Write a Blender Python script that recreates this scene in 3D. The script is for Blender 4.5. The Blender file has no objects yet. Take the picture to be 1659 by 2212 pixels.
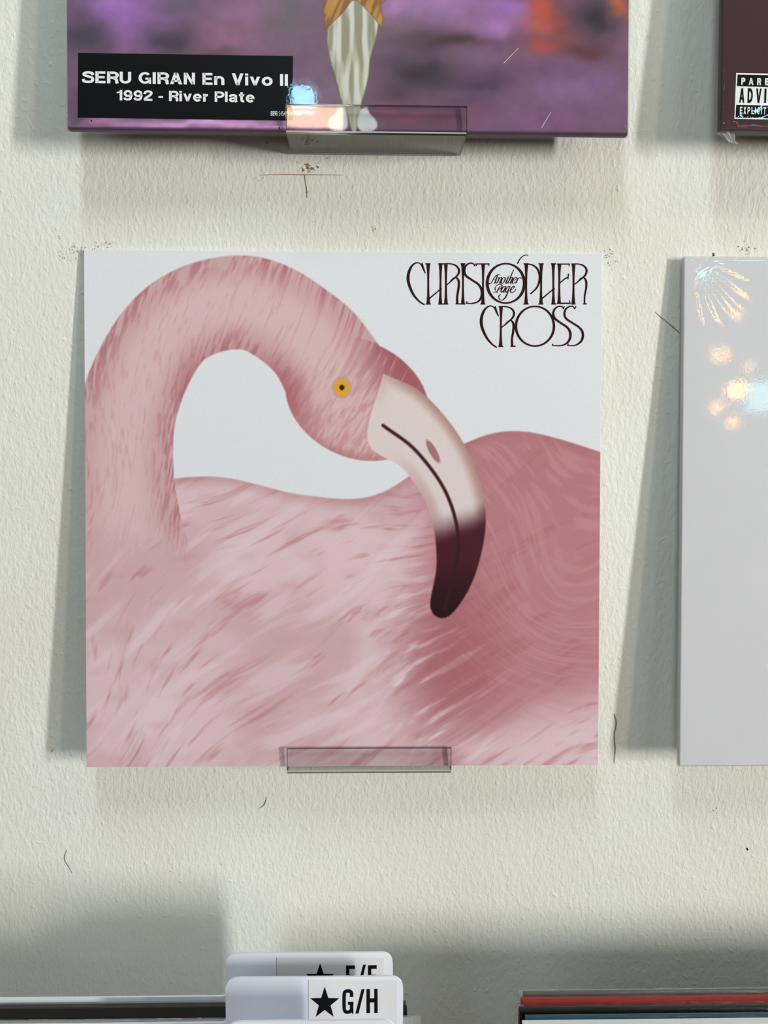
import bpy, bmesh, math, random
import numpy as np
from mathutils import Vector, Matrix

random.seed(4)
S = bpy.context.scene
COL = S.collection
MM = 0.001

# ------------------------------------------------------------------ camera
YAW, PITCH, ROLL = 0.0191, 0.0790, -0.0032
CAM = np.array([0.0, -480.2, 38.0])                 # millimetres
W, H, FPX = 1659.0, 2212.0, 1661.0
fw = np.array([math.sin(YAW)*math.cos(PITCH), math.cos(YAW)*math.cos(PITCH), -math.sin(PITCH)])
r0 = np.array([math.cos(YAW), -math.sin(YAW), 0.0])
d0 = np.cross(fw, r0)
RT = math.cos(ROLL)*r0 + math.sin(ROLL)*d0
DN = -math.sin(ROLL)*r0 + math.cos(ROLL)*d0
cd = bpy.data.cameras.new('camera'); cam = bpy.data.objects.new('camera', cd); COL.objects.link(cam)
cd.sensor_fit = 'VERTICAL'; cd.sensor_height = 36.0; cd.lens = 36.0*FPX/H
cd.clip_start = 0.02; cd.clip_end = 50
M3 = Matrix(((RT[0], -DN[0], -fw[0]), (RT[1], -DN[1], -fw[1]), (RT[2], -DN[2], -fw[2])))
cam.matrix_world = Matrix.Translation(Vector(CAM*MM)) @ M3.to_4x4()
S.camera = cam

# ------------------------------------------------------------------ world and lights
wd = bpy.data.worlds.new('world'); S.world = wd; wd.use_nodes = True
wd.node_tree.nodes['Background'].inputs[0].default_value = (0.96, 1.0, 0.98, 1)
wd.node_tree.nodes['Background'].inputs[1].default_value = 0.042

def area(name, loc, target, sx, sy, watts, col, rot=None):
    l = bpy.data.lights.new(name, 'AREA'); l.shape = 'RECTANGLE'; l.size = sx; l.size_y = sy
    l.energy = watts; l.color = col
    o = bpy.data.objects.new(name, l); COL.objects.link(o); o.location = loc
    if rot is None:
        o.rotation_euler = (Vector(target)-Vector(loc)).to_track_quat('-Z', 'Y').to_euler()
    else:
        o.rotation_euler = rot
    return o

def bulb(name, loc, watts, col, r):
    l = bpy.data.lights.new(name, 'POINT'); l.energy = watts; l.color = col; l.shadow_soft_size = r
    o = bpy.data.objects.new(name, l); COL.objects.link(o); o.location = loc
    return o

# cool ceiling strip running out from the wall, tall cool window and warm lamp far to the right, shop front behind
area('ceiling_strip_light', (-0.09, -0.86, 1.50), None, 0.10, 0.70, 12.5, (0.80, 0.95, 1.0), (0, 0, 0))
area('side_window_light', (5.00, -3.32, 0.10), (0.0, 0.0, 0.0), 0.26, 1.70, 296.0, (0.99, 1.0, 0.97))
area('side_lamp_light', (3.40, -3.18, 0.10), (0.0, 0.0, 0.0), 0.28, 1.30, 30.0, (1.0, 0.82, 0.58))
area('shop_front_light', (-1.70, -2.40, 0.25), (-0.2, 0, 0), 1.6, 1.2, 9.0, (0.90, 0.98, 1.0))
area('ceiling_track_light', (1.00, -0.90, 1.50), None, 0.60, 0.05, 4.0, (1.0, 0.86, 0.62), (0, 0, 0))
# small shop bulbs and two cool panes further down the room, seen as glints in the shrink wrap
WARM = (1.0, 0.52, 0.10); PALE = (0.34, 0.86, 1.0)
for (x, y, z, w_, r_) in ((1.336, -2.315, 0.545, 1.5, 0.026), (1.365, -2.287, 0.626, 0.22, 0.016), (1.277, -2.311, 0.674, 0.45, 0.016),
                          (1.334, -2.333, 0.432, 0.40, 0.018), (1.280, -2.345, 0.489, 0.36, 0.016), (1.307, -2.264, 0.824, 1.0, 0.032)):
    bulb('shop_bulb_light', (x, y, z), w_, WARM, r_)
area('pane_light', (1.50, -2.28, 0.52), (0.3, 0, 0.1), 0.26, 0.10, 0.9, PALE)
area('pane_light', (1.245, -2.26, 0.924), (0.3, 0, 0.1), 0.10, 0.08, 0.36, PALE)
area('pane_light', (-0.236, -2.257, 1.559), (0, 0, 0.2), 0.075, 0.08, 0.75, PALE)
area('pane_light', (1.36, -2.08, 1.35), (0.2, 0, 0.2), 0.12, 0.10, 1.0, PALE)
area('counter_lamp_light', (-0.235, -2.42, 1.225), (0, 0, 0.2), 0.28, 0.07, 1.3, (1.0, 0.66, 0.42))

S.view_settings.view_transform = 'Standard'; S.view_settings.look = 'None'
S.view_settings.exposure = 0.0; S.view_settings.gamma = 1.0
S.view_settings.use_curve_mapping = False

# ------------------------------------------------------------------ helpers
def lin(c):
    c = np.asarray(c, float)/255.0
    return np.where(c <= 0.04045, c/12.92, ((c+0.055)/1.055)**2.4)

def link(o, parent=None):
    COL.objects.link(o)
    if parent is not None: o.parent = parent
    return o

def mesh_obj(name, verts, faces, mat=None, parent=None, smooth=False):
    me = bpy.data.meshes.new(name); me.from_pydata([tuple(v) for v in verts], [], faces)
    if mat: me.materials.append(mat)
    if smooth: me.polygons.foreach_set('use_smooth', [True]*len(me.polygons))
    me.update()
    return link(bpy.data.objects.new(name, me), parent)

def bm_obj(name, bm, mat, parent=None, smooth=False):
    bmesh.ops.recalc_face_normals(bm, faces=bm.faces)
    me = bpy.data.meshes.new(name); bm.to_mesh(me); bm.free()
    if mat: me.materials.append(mat)
    if smooth: me.polygons.foreach_set('use_smooth', [True]*len(me.polygons))
    return link(bpy.data.objects.new(name, me), parent)

def box_bm(bm, x0, x1, y0, y1, z0, z1, bev=0.0, seg=2):
    r = bmesh.ops.create_cube(bm, size=1.0)
    vs = r['verts']
    for v in vs:
        v.co = Vector(((x0+x1)/2+v.co.x*(x1-x0), (y0+y1)/2+v.co.y*(y1-y0), (z0+z1)/2+v.co.z*(z1-z0)))*MM
    if bev > 0:
        es = list({e for v in vs for e in v.link_edges})
        bmesh.ops.bevel(bm, geom=es, offset=bev*MM, segments=seg, affect='EDGES', profile=0.6)

def box(name, dims, mat, parent=None, bev=0.0):
    bm = bmesh.new(); box_bm(bm, *dims, bev=bev)
    return bm_obj(name, bm, mat, parent)

def thing(name, label, cat, loc_mm, rot=(0, 0, 0), group=None):
    o = bpy.data.objects.new(name, None); o.empty_display_size = 0.02
    o.location = Vector(loc_mm)*MM; o.rotation_euler = rot
    o['label'] = label; o['category'] = cat
    if group: o['group'] = group
    COL.objects.link(o)
    return o

# ------------------------------------------------------------------ materials
def new_mat(name):
    m = bpy.data.materials.new(name); m.use_nodes = True
    nt = m.node_tree
    return m, nt, nt.nodes['Principled BSDF']

def mat_plain(name, rgb, rough=0.5, spec=0.4, grain=0.0, scale=400.0, bump=0.0, lo=None):
    m, nt, p = new_mat(name)
    c = lin(rgb)
    p.inputs['Roughness'].default_value = rough
    p.inputs['Specular IOR Level'].default_value = spec
    tc = nt.nodes.new('ShaderNodeTexCoord'); nz = nt.nodes.new('ShaderNodeTexNoise')
    nz.inputs['Scale'].default_value = scale; nz.inputs['Detail'].default_value = 3
    nt.links.new(tc.outputs['Object'], nz.inputs['Vector'])
    rp = nt.nodes.new('ShaderNodeValToRGB')
    a = c*(1-grain) if lo is None else lin(lo); b = np.minimum(c*(1+grain), 1)
    rp.color_ramp.elements[0].position = 0.3; rp.color_ramp.elements[1].position = 0.7
    rp.color_ramp.elements[0].color = (*a, 1); rp.color_ramp.elements[1].color = (*b, 1)
    nt.links.new(nz.outputs['Fac'], rp.inputs['Fac']); nt.links.new(rp.outputs['Color'], p.inputs['Base Color'])
    if bump > 0:
        bp = nt.nodes.new('ShaderNodeBump'); bp.inputs['Distance'].default_value = bump; bp.inputs['Strength'].default_value = 0.6
        nt.links.new(nz.outputs['Fac'], bp.inputs['Height']); nt.links.new(bp.outputs['Normal'], p.inputs['Normal'])
    return m

def mat_print(name, rough=0.42, spec=0.35, grain=0.035):
    """Printed card: colour from the 'print' attribute with a fine paper grain."""
    m, nt, p = new_mat(name)
    at = nt.nodes.new('ShaderNodeAttribute'); at.attribute_name = 'print'
    tc = nt.nodes.new('ShaderNodeTexCoord'); nz = nt.nodes.new('ShaderNodeTexNoise')
    nz.inputs['Scale'].default_value = 1500; nz.inputs['Detail'].default_value = 2
    nt.links.new(tc.outputs['Object'], nz.inputs['Vector'])
    mr = nt.nodes.new('ShaderNodeMapRange'); mr.inputs['From Min'].default_value = 0.3; mr.inputs['From Max'].default_value = 0.7
    mr.inputs['To Min'].default_value = 1-grain; mr.inputs['To Max'].default_value = 1+grain
    nt.links.new(nz.outputs['Fac'], mr.inputs['Value'])
    vm = nt.nodes.new('ShaderNodeVectorMath'); vm.operation = 'SCALE'
    nt.links.new(at.outputs['Color'], vm.inputs[0]); nt.links.new(mr.outputs['Result'], vm.inputs['Scale'])
    nt.links.new(vm.outputs['Vector'], p.inputs['Base Color'])
    p.inputs['Roughness'].default_value = rough; p.inputs['Specular IOR Level'].default_value = spec
    return m

def mat_film(name, rough=0.10, ior=1.5, gain=1.0, bump=0.0002, scale=160, stretch=(1, 1, 1), tint=(1, 1, 1), haze=0.0):
    """Thin clear plastic: transparent with a Fresnel gloss and fine wrinkles."""
    m = bpy.data.materials.new(name); m.use_nodes = True; nt = m.node_tree; nt.nodes.clear()
    out = nt.nodes.new('ShaderNodeOutputMaterial'); mx = nt.nodes.new('ShaderNodeMixShader')
    tr = nt.nodes.new('ShaderNodeBsdfTransparent'); tr.inputs[0].default_value = (*tint, 1)
    gl = nt.nodes.new('ShaderNodeBsdfGlossy'); gl.inputs['Roughness'].default_value = rough
    fr = nt.nodes.new('ShaderNodeLayerWeight'); fr.inputs['Blend'].default_value = 0.5
    f0 = ((ior-1)/(ior+1))**2
    pw = nt.nodes.new('ShaderNodeMath'); pw.operation = 'POWER'; pw.inputs[1].default_value = 5.0
    sc = nt.nodes.new('ShaderNodeMath'); sc.operation = 'MULTIPLY_ADD'; sc.inputs[1].default_value = 1-f0; sc.inputs[2].default_value = f0
    nt.links.new(fr.outputs['Facing'], pw.inputs[0]); nt.links.new(pw.outputs[0], sc.inputs[0])
    ml = nt.nodes.new('ShaderNodeMath'); ml.operation = 'MULTIPLY'; ml.inputs[1].default_value = gain; ml.use_clamp = True
    tc = nt.nodes.new('ShaderNodeTexCoord'); mp = nt.nodes.new('ShaderNodeMapping'); mp.inputs['Scale'].default_value = stretch
    nz = nt.nodes.new('ShaderNodeTexNoise'); nz.inputs['Scale'].default_value = scale; nz.inputs['Detail'].default_value = 2
    bp = nt.nodes.new('ShaderNodeBump'); bp.inputs['Distance'].default_value = bump; bp.inputs['Strength'].default_value = 1.0
    L = nt.links.new
    L(tc.outputs['Object'], mp.inputs['Vector']); L(mp.outputs['Vector'], nz.inputs['Vector'])
    L(nz.outputs['Fac'], bp.inputs['Height']); L(bp.outputs['Normal'], gl.inputs['Normal'])
    L(sc.outputs[0], ml.inputs[0]); L(ml.outputs[0], mx.inputs['Fac'])
    if haze > 0:
        df = nt.nodes.new('ShaderNodeBsdfDiffuse'); df.inputs[0].default_value = (0.8, 0.8, 0.8, 1)
        m2 = nt.nodes.new('ShaderNodeMixShader'); m2.inputs['Fac'].default_value = haze
        L(tr.outputs[0], m2.inputs[1]); L(df.outputs[0], m2.inputs[2]); L(m2.outputs[0], mx.inputs[1])
    else:
        L(tr.outputs[0], mx.inputs[1])
    L(gl.outputs[0], mx.inputs[2]); L(mx.outputs[0], out.inputs['Surface'])
    return m

def mat_wall():
    m, nt, p = new_mat('painted_plaster')
    L = nt.links.new
    tc = nt.nodes.new('ShaderNodeTexCoord')
    def noise(scale, detail, rough=0.5, st=(1, 1, 1), rot=(0, 0, 0)):
        mp = nt.nodes.new('ShaderNodeMapping'); mp.inputs['Scale'].default_value = st; mp.inputs['Rotation'].default_value = rot
        nz = nt.nodes.new('ShaderNodeTexNoise'); nz.inputs['Scale'].default_value = scale; nz.inputs['Detail'].default_value = detail
        nz.inputs['Roughness'].default_value = rough
        L(tc.outputs['Object'], mp.inputs['Vector']); L(mp.outputs['Vector'], nz.inputs['Vector'])
        return nz.outputs['Fac']
    patch = noise(9, 3)
    rp = nt.nodes.new('ShaderNodeValToRGB'); rp.color_ramp.elements[0].position = 0.35; rp.color_ramp.elements[1].position = 0.65
    rp.color_ramp.elements[0].color = (*lin((226, 224, 214)), 1); rp.color_ramp.elements[1].color = (*lin((230, 230, 223)), 1)
    L(patch, rp.inputs['Fac']); L(rp.outputs['Color'], p.inputs['Base Color'])
    p.inputs['Roughness'].default_value = 0.55; p.inputs['Specular IOR Level'].default_value = 0.25
    # roller orange peel, drips and brush drags
    peel = noise(520, 2, 0.5, (1, 1, 0.6), (0, 0.5, 0))
    drag = noise(300, 3, 0.6, (1, 1, 0.45), (0, -0.4, 0))
    drop = noise(260, 1, 0.4)
    pw = nt.nodes.new('ShaderNodeMapRange'); pw.inputs['From Min'].default_value = 0.62; pw.inputs['From Max'].default_value = 0.82
    L(drop, pw.inputs['Value'])
    a1 = nt.nodes.new('ShaderNodeMath'); a1.operation = 'MULTIPLY_ADD'; a1.inputs[1].default_value = 0.55
    L(peel, a1.inputs[0]); L(drag, a1.inputs[2])
    a2 = nt.nodes.new('ShaderNodeMath'); a2.operation = 'MULTIPLY_ADD'; a2.inputs[1].default_value = 0.4
    L(pw.outputs['Result'], a2.inputs[0]); L(a1.outputs[0], a2.inputs[2])
    bp = nt.nodes.new('ShaderNodeBump'); bp.inputs['Distance'].default_value = 0.0008; bp.inputs['Strength'].default_value = 0.7
    L(a2.outputs[0], bp.inputs['Height']); L(bp.outputs['Normal'], p.inputs['Normal'])
    return m

M_wall = mat_wall()
M_floor = mat_plain('floor_boards', (120, 108, 94), 0.5, 0.3, 0.15, 12)
M_card = mat_plain('white_card', (226, 225, 226), 0.55, 0.3, 0.01, 300)
M_greycard = mat_plain('grey_card', (150, 150, 150), 0.6, 0.3, 0.04, 300)
M_printA = mat_print('printed_card')
M_printB = mat_print('printed_card_clouds', 0.35, 0.35, 0.03)
M_ink = mat_plain('maroon_ink', (46, 8, 16), 0.5, 0.15, 0.05, 900)
M_black = mat_plain('black_ink', (10, 10, 13), 0.45, 0.12, 0.10, 900)
M_whiteink = mat_plain('white_ink', (236, 240, 240), 0.5, 0.3, 0.01, 900)
M_sleevewhite = mat_plain('white_sleeve_card', (208, 208, 213), 0.5, 0.3, 0.012, 40)
M_maroon = mat_plain('maroon_card', (62, 32, 44), 0.45, 0.35, 0.06, 30)
M_purpleedge = mat_plain('purple_card_edge', (84, 62, 84), 0.5, 0.3, 0.12, 120)
M_film = mat_film('shrink_wrap', 0.03, 1.45, 0.9, 0.000008, 600)
M_filmw = mat_film('crinkled_shrink_wrap', 0.03, 1.5, 1.0, 0.000010, 900)
M_plastic = mat_plain('white_divider_plastic', (232, 235, 244), 0.35, 0.4, 0.006, 60)
M_tape = mat_plain('paper_label', (222, 221, 224), 0.5, 0.3, 0.008, 200)
M_dark = mat_plain('black_sleeve_card', (16, 15, 17), 0.45, 0.12, 0.2, 150)
M_brown = mat_plain('dark_brown_sleeve_card', (58, 50, 46), 0.5, 0.35, 0.2, 150)
M_slate = mat_plain('slate_sleeve_card', (44, 48, 50), 0.5, 0.3, 0.15, 150)
M_red = mat_plain('red_sleeve_card', (150, 26, 24), 0.45, 0.12, 0.10, 150)
M_teal = mat_plain('teal_sleeve_card', (50, 82, 98), 0.45, 0.15, 0.12, 150)
M_bin = mat_plain('bin_plywood', (150, 122, 90), 0.6, 0.3, 0.12, 40)
M_mark = mat_plain('grey_dirt', (128, 122, 108), 0.8, 0.1, 0.2, 900)
M_rust = mat_plain('brown_stain', (150, 126, 100), 0.8, 0.1, 0.2, 900)
M_soot = mat_plain('black_fleck', (28, 26, 24), 0.8, 0.1, 0.2, 900)

def mat_acrylic():
    """Clear acrylic: straight-through view with Fresnel gloss; edges pick up a grey tint."""
    return mat_film('clear_acrylic', 0.03, 1.49, 0.7, 0.00002, 30, tint=(0.95, 0.95, 0.95))
M_acr = mat_acrylic()
M_acredge = mat_film('acrylic_edge', 0.10, 1.49, 1.4, 0.00002, 30, tint=(0.52, 0.54, 0.54))
M_acrfoot = mat_film('acrylic_foot', 0.06, 1.49, 1.0, 0.00002, 30, tint=(0.80, 0.81, 0.80), haze=0.06)
M_acrlite = mat_film('acrylic_lit_edge', 0.25, 1.49, 1.0, 0.00002, 30, tint=(0.6, 0.6, 0.58), haze=0.45)  # pale haze paints in the bright lit line along the foot plate edges

# ------------------------------------------------------------------ setting
wall = box('wall_back', (-1800, 1800, 0, 120, -1150, 1400), M_wall); wall['kind'] = 'structure'
flo = box('floor', (-1800, 1800, -4000, 120, -1230, -1150), M_floor); flo['kind'] = 'structure'

def to_wall(px, py, y=-0.25):
    k = fw + (px-W/2)/FPX*RT + (py-H/2)/FPX*DN
    t = (y-CAM[1])/k[1]
    return CAM + t*k

def blob(verts, faces, c, r, n=7, y=None, sx=1.0, rot=0.0):
    b = len(verts)
    for i in range(n):
        a = 2*math.pi*i/n; rr = r*random.uniform(0.6, 1.15)
        dx, dz = rr*math.cos(a)*sx, rr*math.sin(a)
        verts.append(Vector((c[0]+dx*math.cos(rot)-dz*math.sin(rot), c[1], c[2]+dx*math.sin(rot)+dz*math.cos(rot)))*MM)
    faces.append(list(range(b, b+n)))

def wall_marks(name, clusters, mat):
    vs, fs = [], []
    for (x, y, sx, sy, n, rmin, rmax) in clusters:
        for i in range(n):
            c = to_wall(x+random.gauss(0, sx), y+random.gauss(0, sy))
            blob(vs, fs, c, random.uniform(rmin, rmax), 6, sx=random.uniform(0.5, 1.4), rot=random.uniform(0, 3))
    o = mesh_obj(name, vs, fs, mat, wall); o['kind'] = 'stuff'
    return o
wall_marks('scuff_mark', [(165, 541, 22, 6, 46, .12, .38), (140, 556, 14, 5, 18, .12, .36), (226, 530, 14, 4, 24, .12, .38),
                          (1318, 556, 10, 8, 30, .12, .4), (1340, 578, 24, 12, 24, .1, .3), (1612, 538, 8, 6, 20, .15, .5),
                          (1543, 548, 2, 4, 7, .3, .7), (560, 383, 6, 6, 12, .12, .3), (716, 338, 12, 3, 10, .1, .25),
                          (1542, 1751, 4, 3, 7, .15, .4), (112, 1622, 2, 2, 4, .2, .5), (372, 1880, 3, 8, 7, .1, .3),
                          (806, 492, 2, 6, 6, .15, .4), (676, 478, 4, 3, 4, .12, .3), (1410, 610, 6, 30, 5, .1, .25),
                          (1395, 76, 3, 4, 2, .25, .4), (1424, 101, 3, 3, 2, .2, .35), (129, 510, 2, 3, 3, .2, .4)], M_mark)
wall_marks('brown_stain', [(668, 364, 9, 7, 34, .2, .75), (664, 412, 1.5, 10, 10, .1, .3)], M_rust)
wall_marks('black_fleck', [(1614, 1835, 0.5, 1.0, 4, .4, .8), (577, 308, 1, 1, 2, .3, .4)], M_soot)

# ------------------------------------------------------------------ ribbons and flat lettering
def catmull(P, per=8):
    P = [np.array(p, float) for p in P]
    if len(P) < 3: return P
    out = []
    Q = [2*P[0]-P[1]] + P + [2*P[-1]-P[-2]]
    for i in range(1, len(Q)-2):
        a, b, c, d = Q[i-1], Q[i], Q[i+1], Q[i+2]
        for k in range(per):
            t = k/per
            out.append(0.5*((2*b)+(-a+c)*t+(2*a-5*b+4*c-d)*t*t+(-a+3*b-3*c+d)*t**3))
    out.append(P[-1])
    return out

class Flat:
    """Collects flat strokes and polygons in a 2-D drawing, then lays them on a surface."""
    def __init__(s): s.v = []; s.f = []
    def stroke(s, pts, w, smooth=True, per=8):
        C = catmull(pts, per) if smooth else [np.array(p, float) for p in pts]
        ws = np.interp(np.linspace(0, 1, len(C)), np.linspace(0, 1, len(w)), w) if hasattr(w, '__len__') else [w]*len(C)
        b = len(s.v); n = len(C)
        for i in range(n):
            t = C[min(i+1, n-1)]-C[max(i-1, 0)]; t = t/(np.linalg.norm(t)+1e-9); nn = np.array([-t[1], t[0]])
            s.v.append(C[i]+nn*ws[i]/2); s.v.append(C[i]-nn*ws[i]/2)
        for i in range(n-1): s.f.append([b+2*i, b+2*i+1, b+2*i+3, b+2*i+2])
    def poly(s, pts):
        b = len(s.v); s.v += [np.array(p, float) for p in pts]; s.f.append(list(range(b, b+len(pts))))
    def ring(s, cx, cy, rx, ry, wx, wy, n=72):
        b = len(s.v)
        for i in range(n):
            a = 2*math.pi*i/n; c, q = math.cos(a), math.sin(a)
            s.v.append(np.array([cx+(rx+wx/2)*c, cy+(ry+wy/2)*q])); s.v.append(np.array([cx+(rx-wx/2)*c, cy+(ry-wy/2)*q]))
        for i in range(n):
            j = (i+1) % n; s.f.append([b+2*i, b+2*i+1, b+2*j+1, b+2*j])
    def disc(s, cx, cy, r, n=14):
        s.poly([(cx+r*math.cos(2*math.pi*i/n), cy+r*math.sin(2*math.pi*i/n)) for i in range(n)])
    def lay(s, name, fn, mat, parent):
        return mesh_obj(name, [fn(p) for p in s.v], s.f, mat, parent)

def font_flat(text, size=1.0, offset=0.0, spacing=1.0):
    """Outline of the built-in font as vertices and faces, cap height about 0.73."""
    cu = bpy.data.curves.new('lettering', 'FONT'); cu.body = text; cu.size = size; cu.offset = offset; cu.space_character = spacing
    o = bpy.data.objects.new('lettering', cu); COL.objects.link(o)
    dg = bpy.context.evaluated_depsgraph_get(); dg.update()
    me = bpy.data.meshes.new_from_object(o.evaluated_get(dg))
    vs = np.array([v.co[:2] for v in me.vertices]); fs = [list(p.vertices) for p in me.polygons]
    bpy.data.objects.remove(o); bpy.data.curves.remove(cu); bpy.data.meshes.remove(me)
    return vs, fs

def font_fit(name, text, x0, x1, y0, y1, fn, mat, parent, offset=0.0, spacing=1.0):
    """Lay text so that its outline fills the drawing rectangle x0..x1, y0 (top)..y1 (bottom)."""
    vs, fs = font_flat(text, 1.0, offset, spacing)
    lo, hi = vs.min(0), vs.max(0)
    P = [(x0+(v[0]-lo[0])/(hi[0]-lo[0])*(x1-x0), y1-(v[1]-lo[1])/(hi[1]-lo[1])*(y1-y0)) for v in vs]
    return mesh_obj(name, [fn(p) for p in P], fs, mat, parent)



def wall_line(name, pts, w, mat):
    F = Flat(); F.stroke(pts, w)
    return F.lay(name, lambda p: Vector(to_wall(p[0], p[1]))*MM, mat, wall)
wall_line('pencil_line', [(1327, 1542), (1331, 1562), (1327, 1590), (1329, 1618), (1326, 1650)], [1.5, 3.0, 2.0, 2.4, 0.8], M_mark)
wall_line('hairline_crack', [(1415, 673), (1428, 685), (1442, 696), (1456, 708), (1469, 720)], [0.6, 1.6, 1.2, 2.0, 1.0], M_mark)
wall_line('hairline_crack', [(566, 378), (610, 377), (660, 377.5), (742, 378)], [0.5, 1.4, 1.6, 0.4], M_rust)
wall_line('hairline_crack', [(658, 378), (660, 395), (663, 412), (663, 428)], [1.6, 1.0, 1.8, 0.6], M_rust)
wall_line('hairline_crack', [(144, 1836), (139, 1855), (148, 1872), (156, 1886)], [0.8, 1.6, 1.4, 0.6], M_mark)
wall_line('hairline_crack', [(561, 1746), (571, 1738), (576, 1722)], [0.8, 2.0, 0.8], M_mark)

# ---- a small grotesque stroke alphabet of our own (cap height 1, up is +)
def arc(cx, cy, rx, ry, a0, a1, n=22):
    return [(cx+rx*math.cos(math.radians(a0+(a1-a0)*i/n)), cy+ry*math.sin(math.radians(a0+(a1-a0)*i/n))) for i in range(n+1)]
def glyph(ch, t=0.19):
    """list of ('s', points, width) strokes and ('p', polygon) pieces, and the width"""
    h = t/2; S_ = lambda *p: ('s', list(p), t); P_ = lambda *p: ('p', list(p))
    if ch == 'I' or ch == 'l': return [S_((h, 0), (h, 1))], t
    if ch == 'E': return [S_((h, 0), (h, 1)), S_((h, 1-h), (.62, 1-h)), S_((h, .51), (.58, .51)), S_((h, h), (.63, h))], .63
    if ch == 'L': return [S_((h, 0), (h, 1)), S_((h, h), (.58, h))], .58
    if ch == 'T': return [S_((0, 1-h), (.66, 1-h)), S_((.33, 0), (.33, 1))], .66
    if ch == 'D': return [S_((h, 0), (h, 1)), ('s', [(h, 1-h), (.30, 1-h)]+arc(.30, .5, .35-h*.3, .5-h, 90, -90)+[(h, h)], t)], .70
    if ch in 'PR':
        g = [S_((h, 0), (h, 1)), ('s', [(h, 1-h), (.40, 1-h)]+arc(.40, .69, .27-h*.4, .31-h, 90, -90)+[(h, .38+h)], t)]
        if ch == 'R': g.append(('s', catmull([(.40, .40+h*.4), (.53, .38), (.59, .27), (.60, .10), (.65, 0)]), t))
        return g, .68
    if ch == 'U': return [('s', [(h, 1), (h, .36)]+arc(.36, .36, .36-h, .36-h, 180, 360)+[(.72-h, 1)], t)], .72
    if ch == 'S': return [('s', catmull([(.66, .68), (.60, .84), (.37, 1-h), (.14, .83), (.14, .67), (.36, .56), (.60, .46), (.65, .29), (.58, .14), (.36, h), (.12, .15), (.06, .33)]), t)], .72
    if ch == 'G': return [('s', arc(.40, .5, .40-h, .5-h, 42, 318), t), ('p', [(.42, .36), (.78, .36), (.78, .53), (.42, .53)]), ('p', [(.64, 0), (.78, 0), (.78, .5), (.60, .5), (.60, .2)])], .78
    if ch == 'C': return [('s', arc(.40, .5, .40-h, .5-h, 44, 316), t)], .74
    if ch == 'O': return [('s', arc(.40, .5, .40-h, .5-h, 0, 360, 40), t)], .80
    if ch == 'A': return [P_((0, 0), (.21, 0), (.48, 1), (.27, 1)), P_((.55, 0), (.76, 0), (.49, 1), (.28, 1)), P_((.14, .21), (.62, .21), (.58, .38), (.18, .38))], .76
    if ch == 'V': return [P_((0, 1), (.21, 1), (.47, 0), (.26, 0)), P_((.52, 1), (.73, 1), (.47, 0), (.26, 0))], .73
    if ch == 'Y': return [P_((0, 1), (.22, 1), (.43, .40), (.27, .40)), P_((.48, 1), (.70, 1), (.43, .40), (.27, .40)), S_((.35, 0), (.35, .5))], .70
    if ch == 'X': return [P_((0, 0), (.22, 0), (.70, 1), (.48, 1)), P_((0, 1), (.22, 1), (.70, 0), (.48, 0))], .70
    if ch == 'N': return [S_((h, 0), (h, 1)), S_((.70-h, 0), (.70-h, 1)), P_((.02, 1), (.22, 1), (.68, 0), (.48, 0))], .70
    if ch == 'n': return [S_((h, 0), (h, .74)), ('s', arc(.32, .40, .32-h, .36-h, 175, 0)+[(.64-h, 0)], t)], .64
    if ch == 'r': return [S_((h, 0), (h, .74)), ('s', arc(.36, .36, .36-h, .37-h, 170, 88), t)], .42
    if ch == 'i': return [S_((h, 0), (h, .74)), P_((0, .83), (t, .83), (t, 1), (0, 1))], t
    if ch == 'v': return [P_((0, .74), (.20, .74), (.41, 0), (.23, 0)), P_((.44, .74), (.64, .74), (.41, 0), (.23, 0))], .64
    if ch == 'o': return [('s', arc(.34, .37, .34-h, .385-h, 0, 360, 40), t)], .68
    if ch == 'a': return [('s', catmull([(.07, .50), (.15, .63), (.32, .755-h), (.49, .62), (.52, .48), (.52, .14), (.57, 0)]), t), ('s', catmull([(.52, .40), (.32, .37), (.13, .31), (.10, .18), (.20, h*.85), (.38, .11), (.51, .24)]), t*.9)], .66
    if ch == 't': return [('s', catmull([(.20, .94), (.20, .60), (.20, .25), (.26, h), (.40, h*.9)]), t), S_((0, .67), (.40, .67))], .42
    if ch == 'e': return [('s', arc(.33, .37, .33-h, .385-h, 0, 322), t), P_((.10, .31), (.63, .31), (.63, .43), (.10, .43))], .66
    if ch == '1': return [S_((.34, 0), (.34, 1)), P_((.02, .66), (.30, .72), (.30, 1), (.24, .87), (.02, .80))], .34+h
    if ch == '9': return [('s', arc(.33, .67, .33-h, .33-h, 0, 360, 30), t), ('s', catmull([(.66-h, .67), (.66-h, .42), (.49, .16), (.30, h), (.14, .14), (.06, .26)]), t)], .66
    if ch == '2': return [('s', catmull([(.07, .64), (.14, .84), (.34, 1-h), (.55, .84), (.56, .66), (.40, .46), (.16, .27), (.07, .08)]), t), S_((.02, h), (.66, h))], .66
    if ch == '-': return [P_((0, .30), (.34, .30), (.34, .47), (0, .47))], .34
    return [], .30
def text_fit(name, text, x0, x1, y0, y1, fn, mat, parent, t=0.19, gap=0.11, space=0.30):
    F = Flat(); pos = 0.0; tot = 0.0
    for ch in text: tot += (space if ch == ' ' else glyph(ch, t)[1])+gap
    tot -= gap
    for ch in text:
        g, w = glyph(ch, t)
        for it in g:
            if it[0] == 's':
                b = len(F.v); F.stroke([(p[0]+pos, p[1]) for p in it[1]], it[2], smooth=False)
            else: F.poly([(p[0]+pos, p[1]) for p in it[1]])
        pos += (space if ch == ' ' else w)+gap
    F.v = [np.array((x0+p[0]/tot*(x1-x0), y1-p[1]*(y1-y0))) for p in F.v]
    return F.lay(name, fn, mat, parent)

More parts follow.
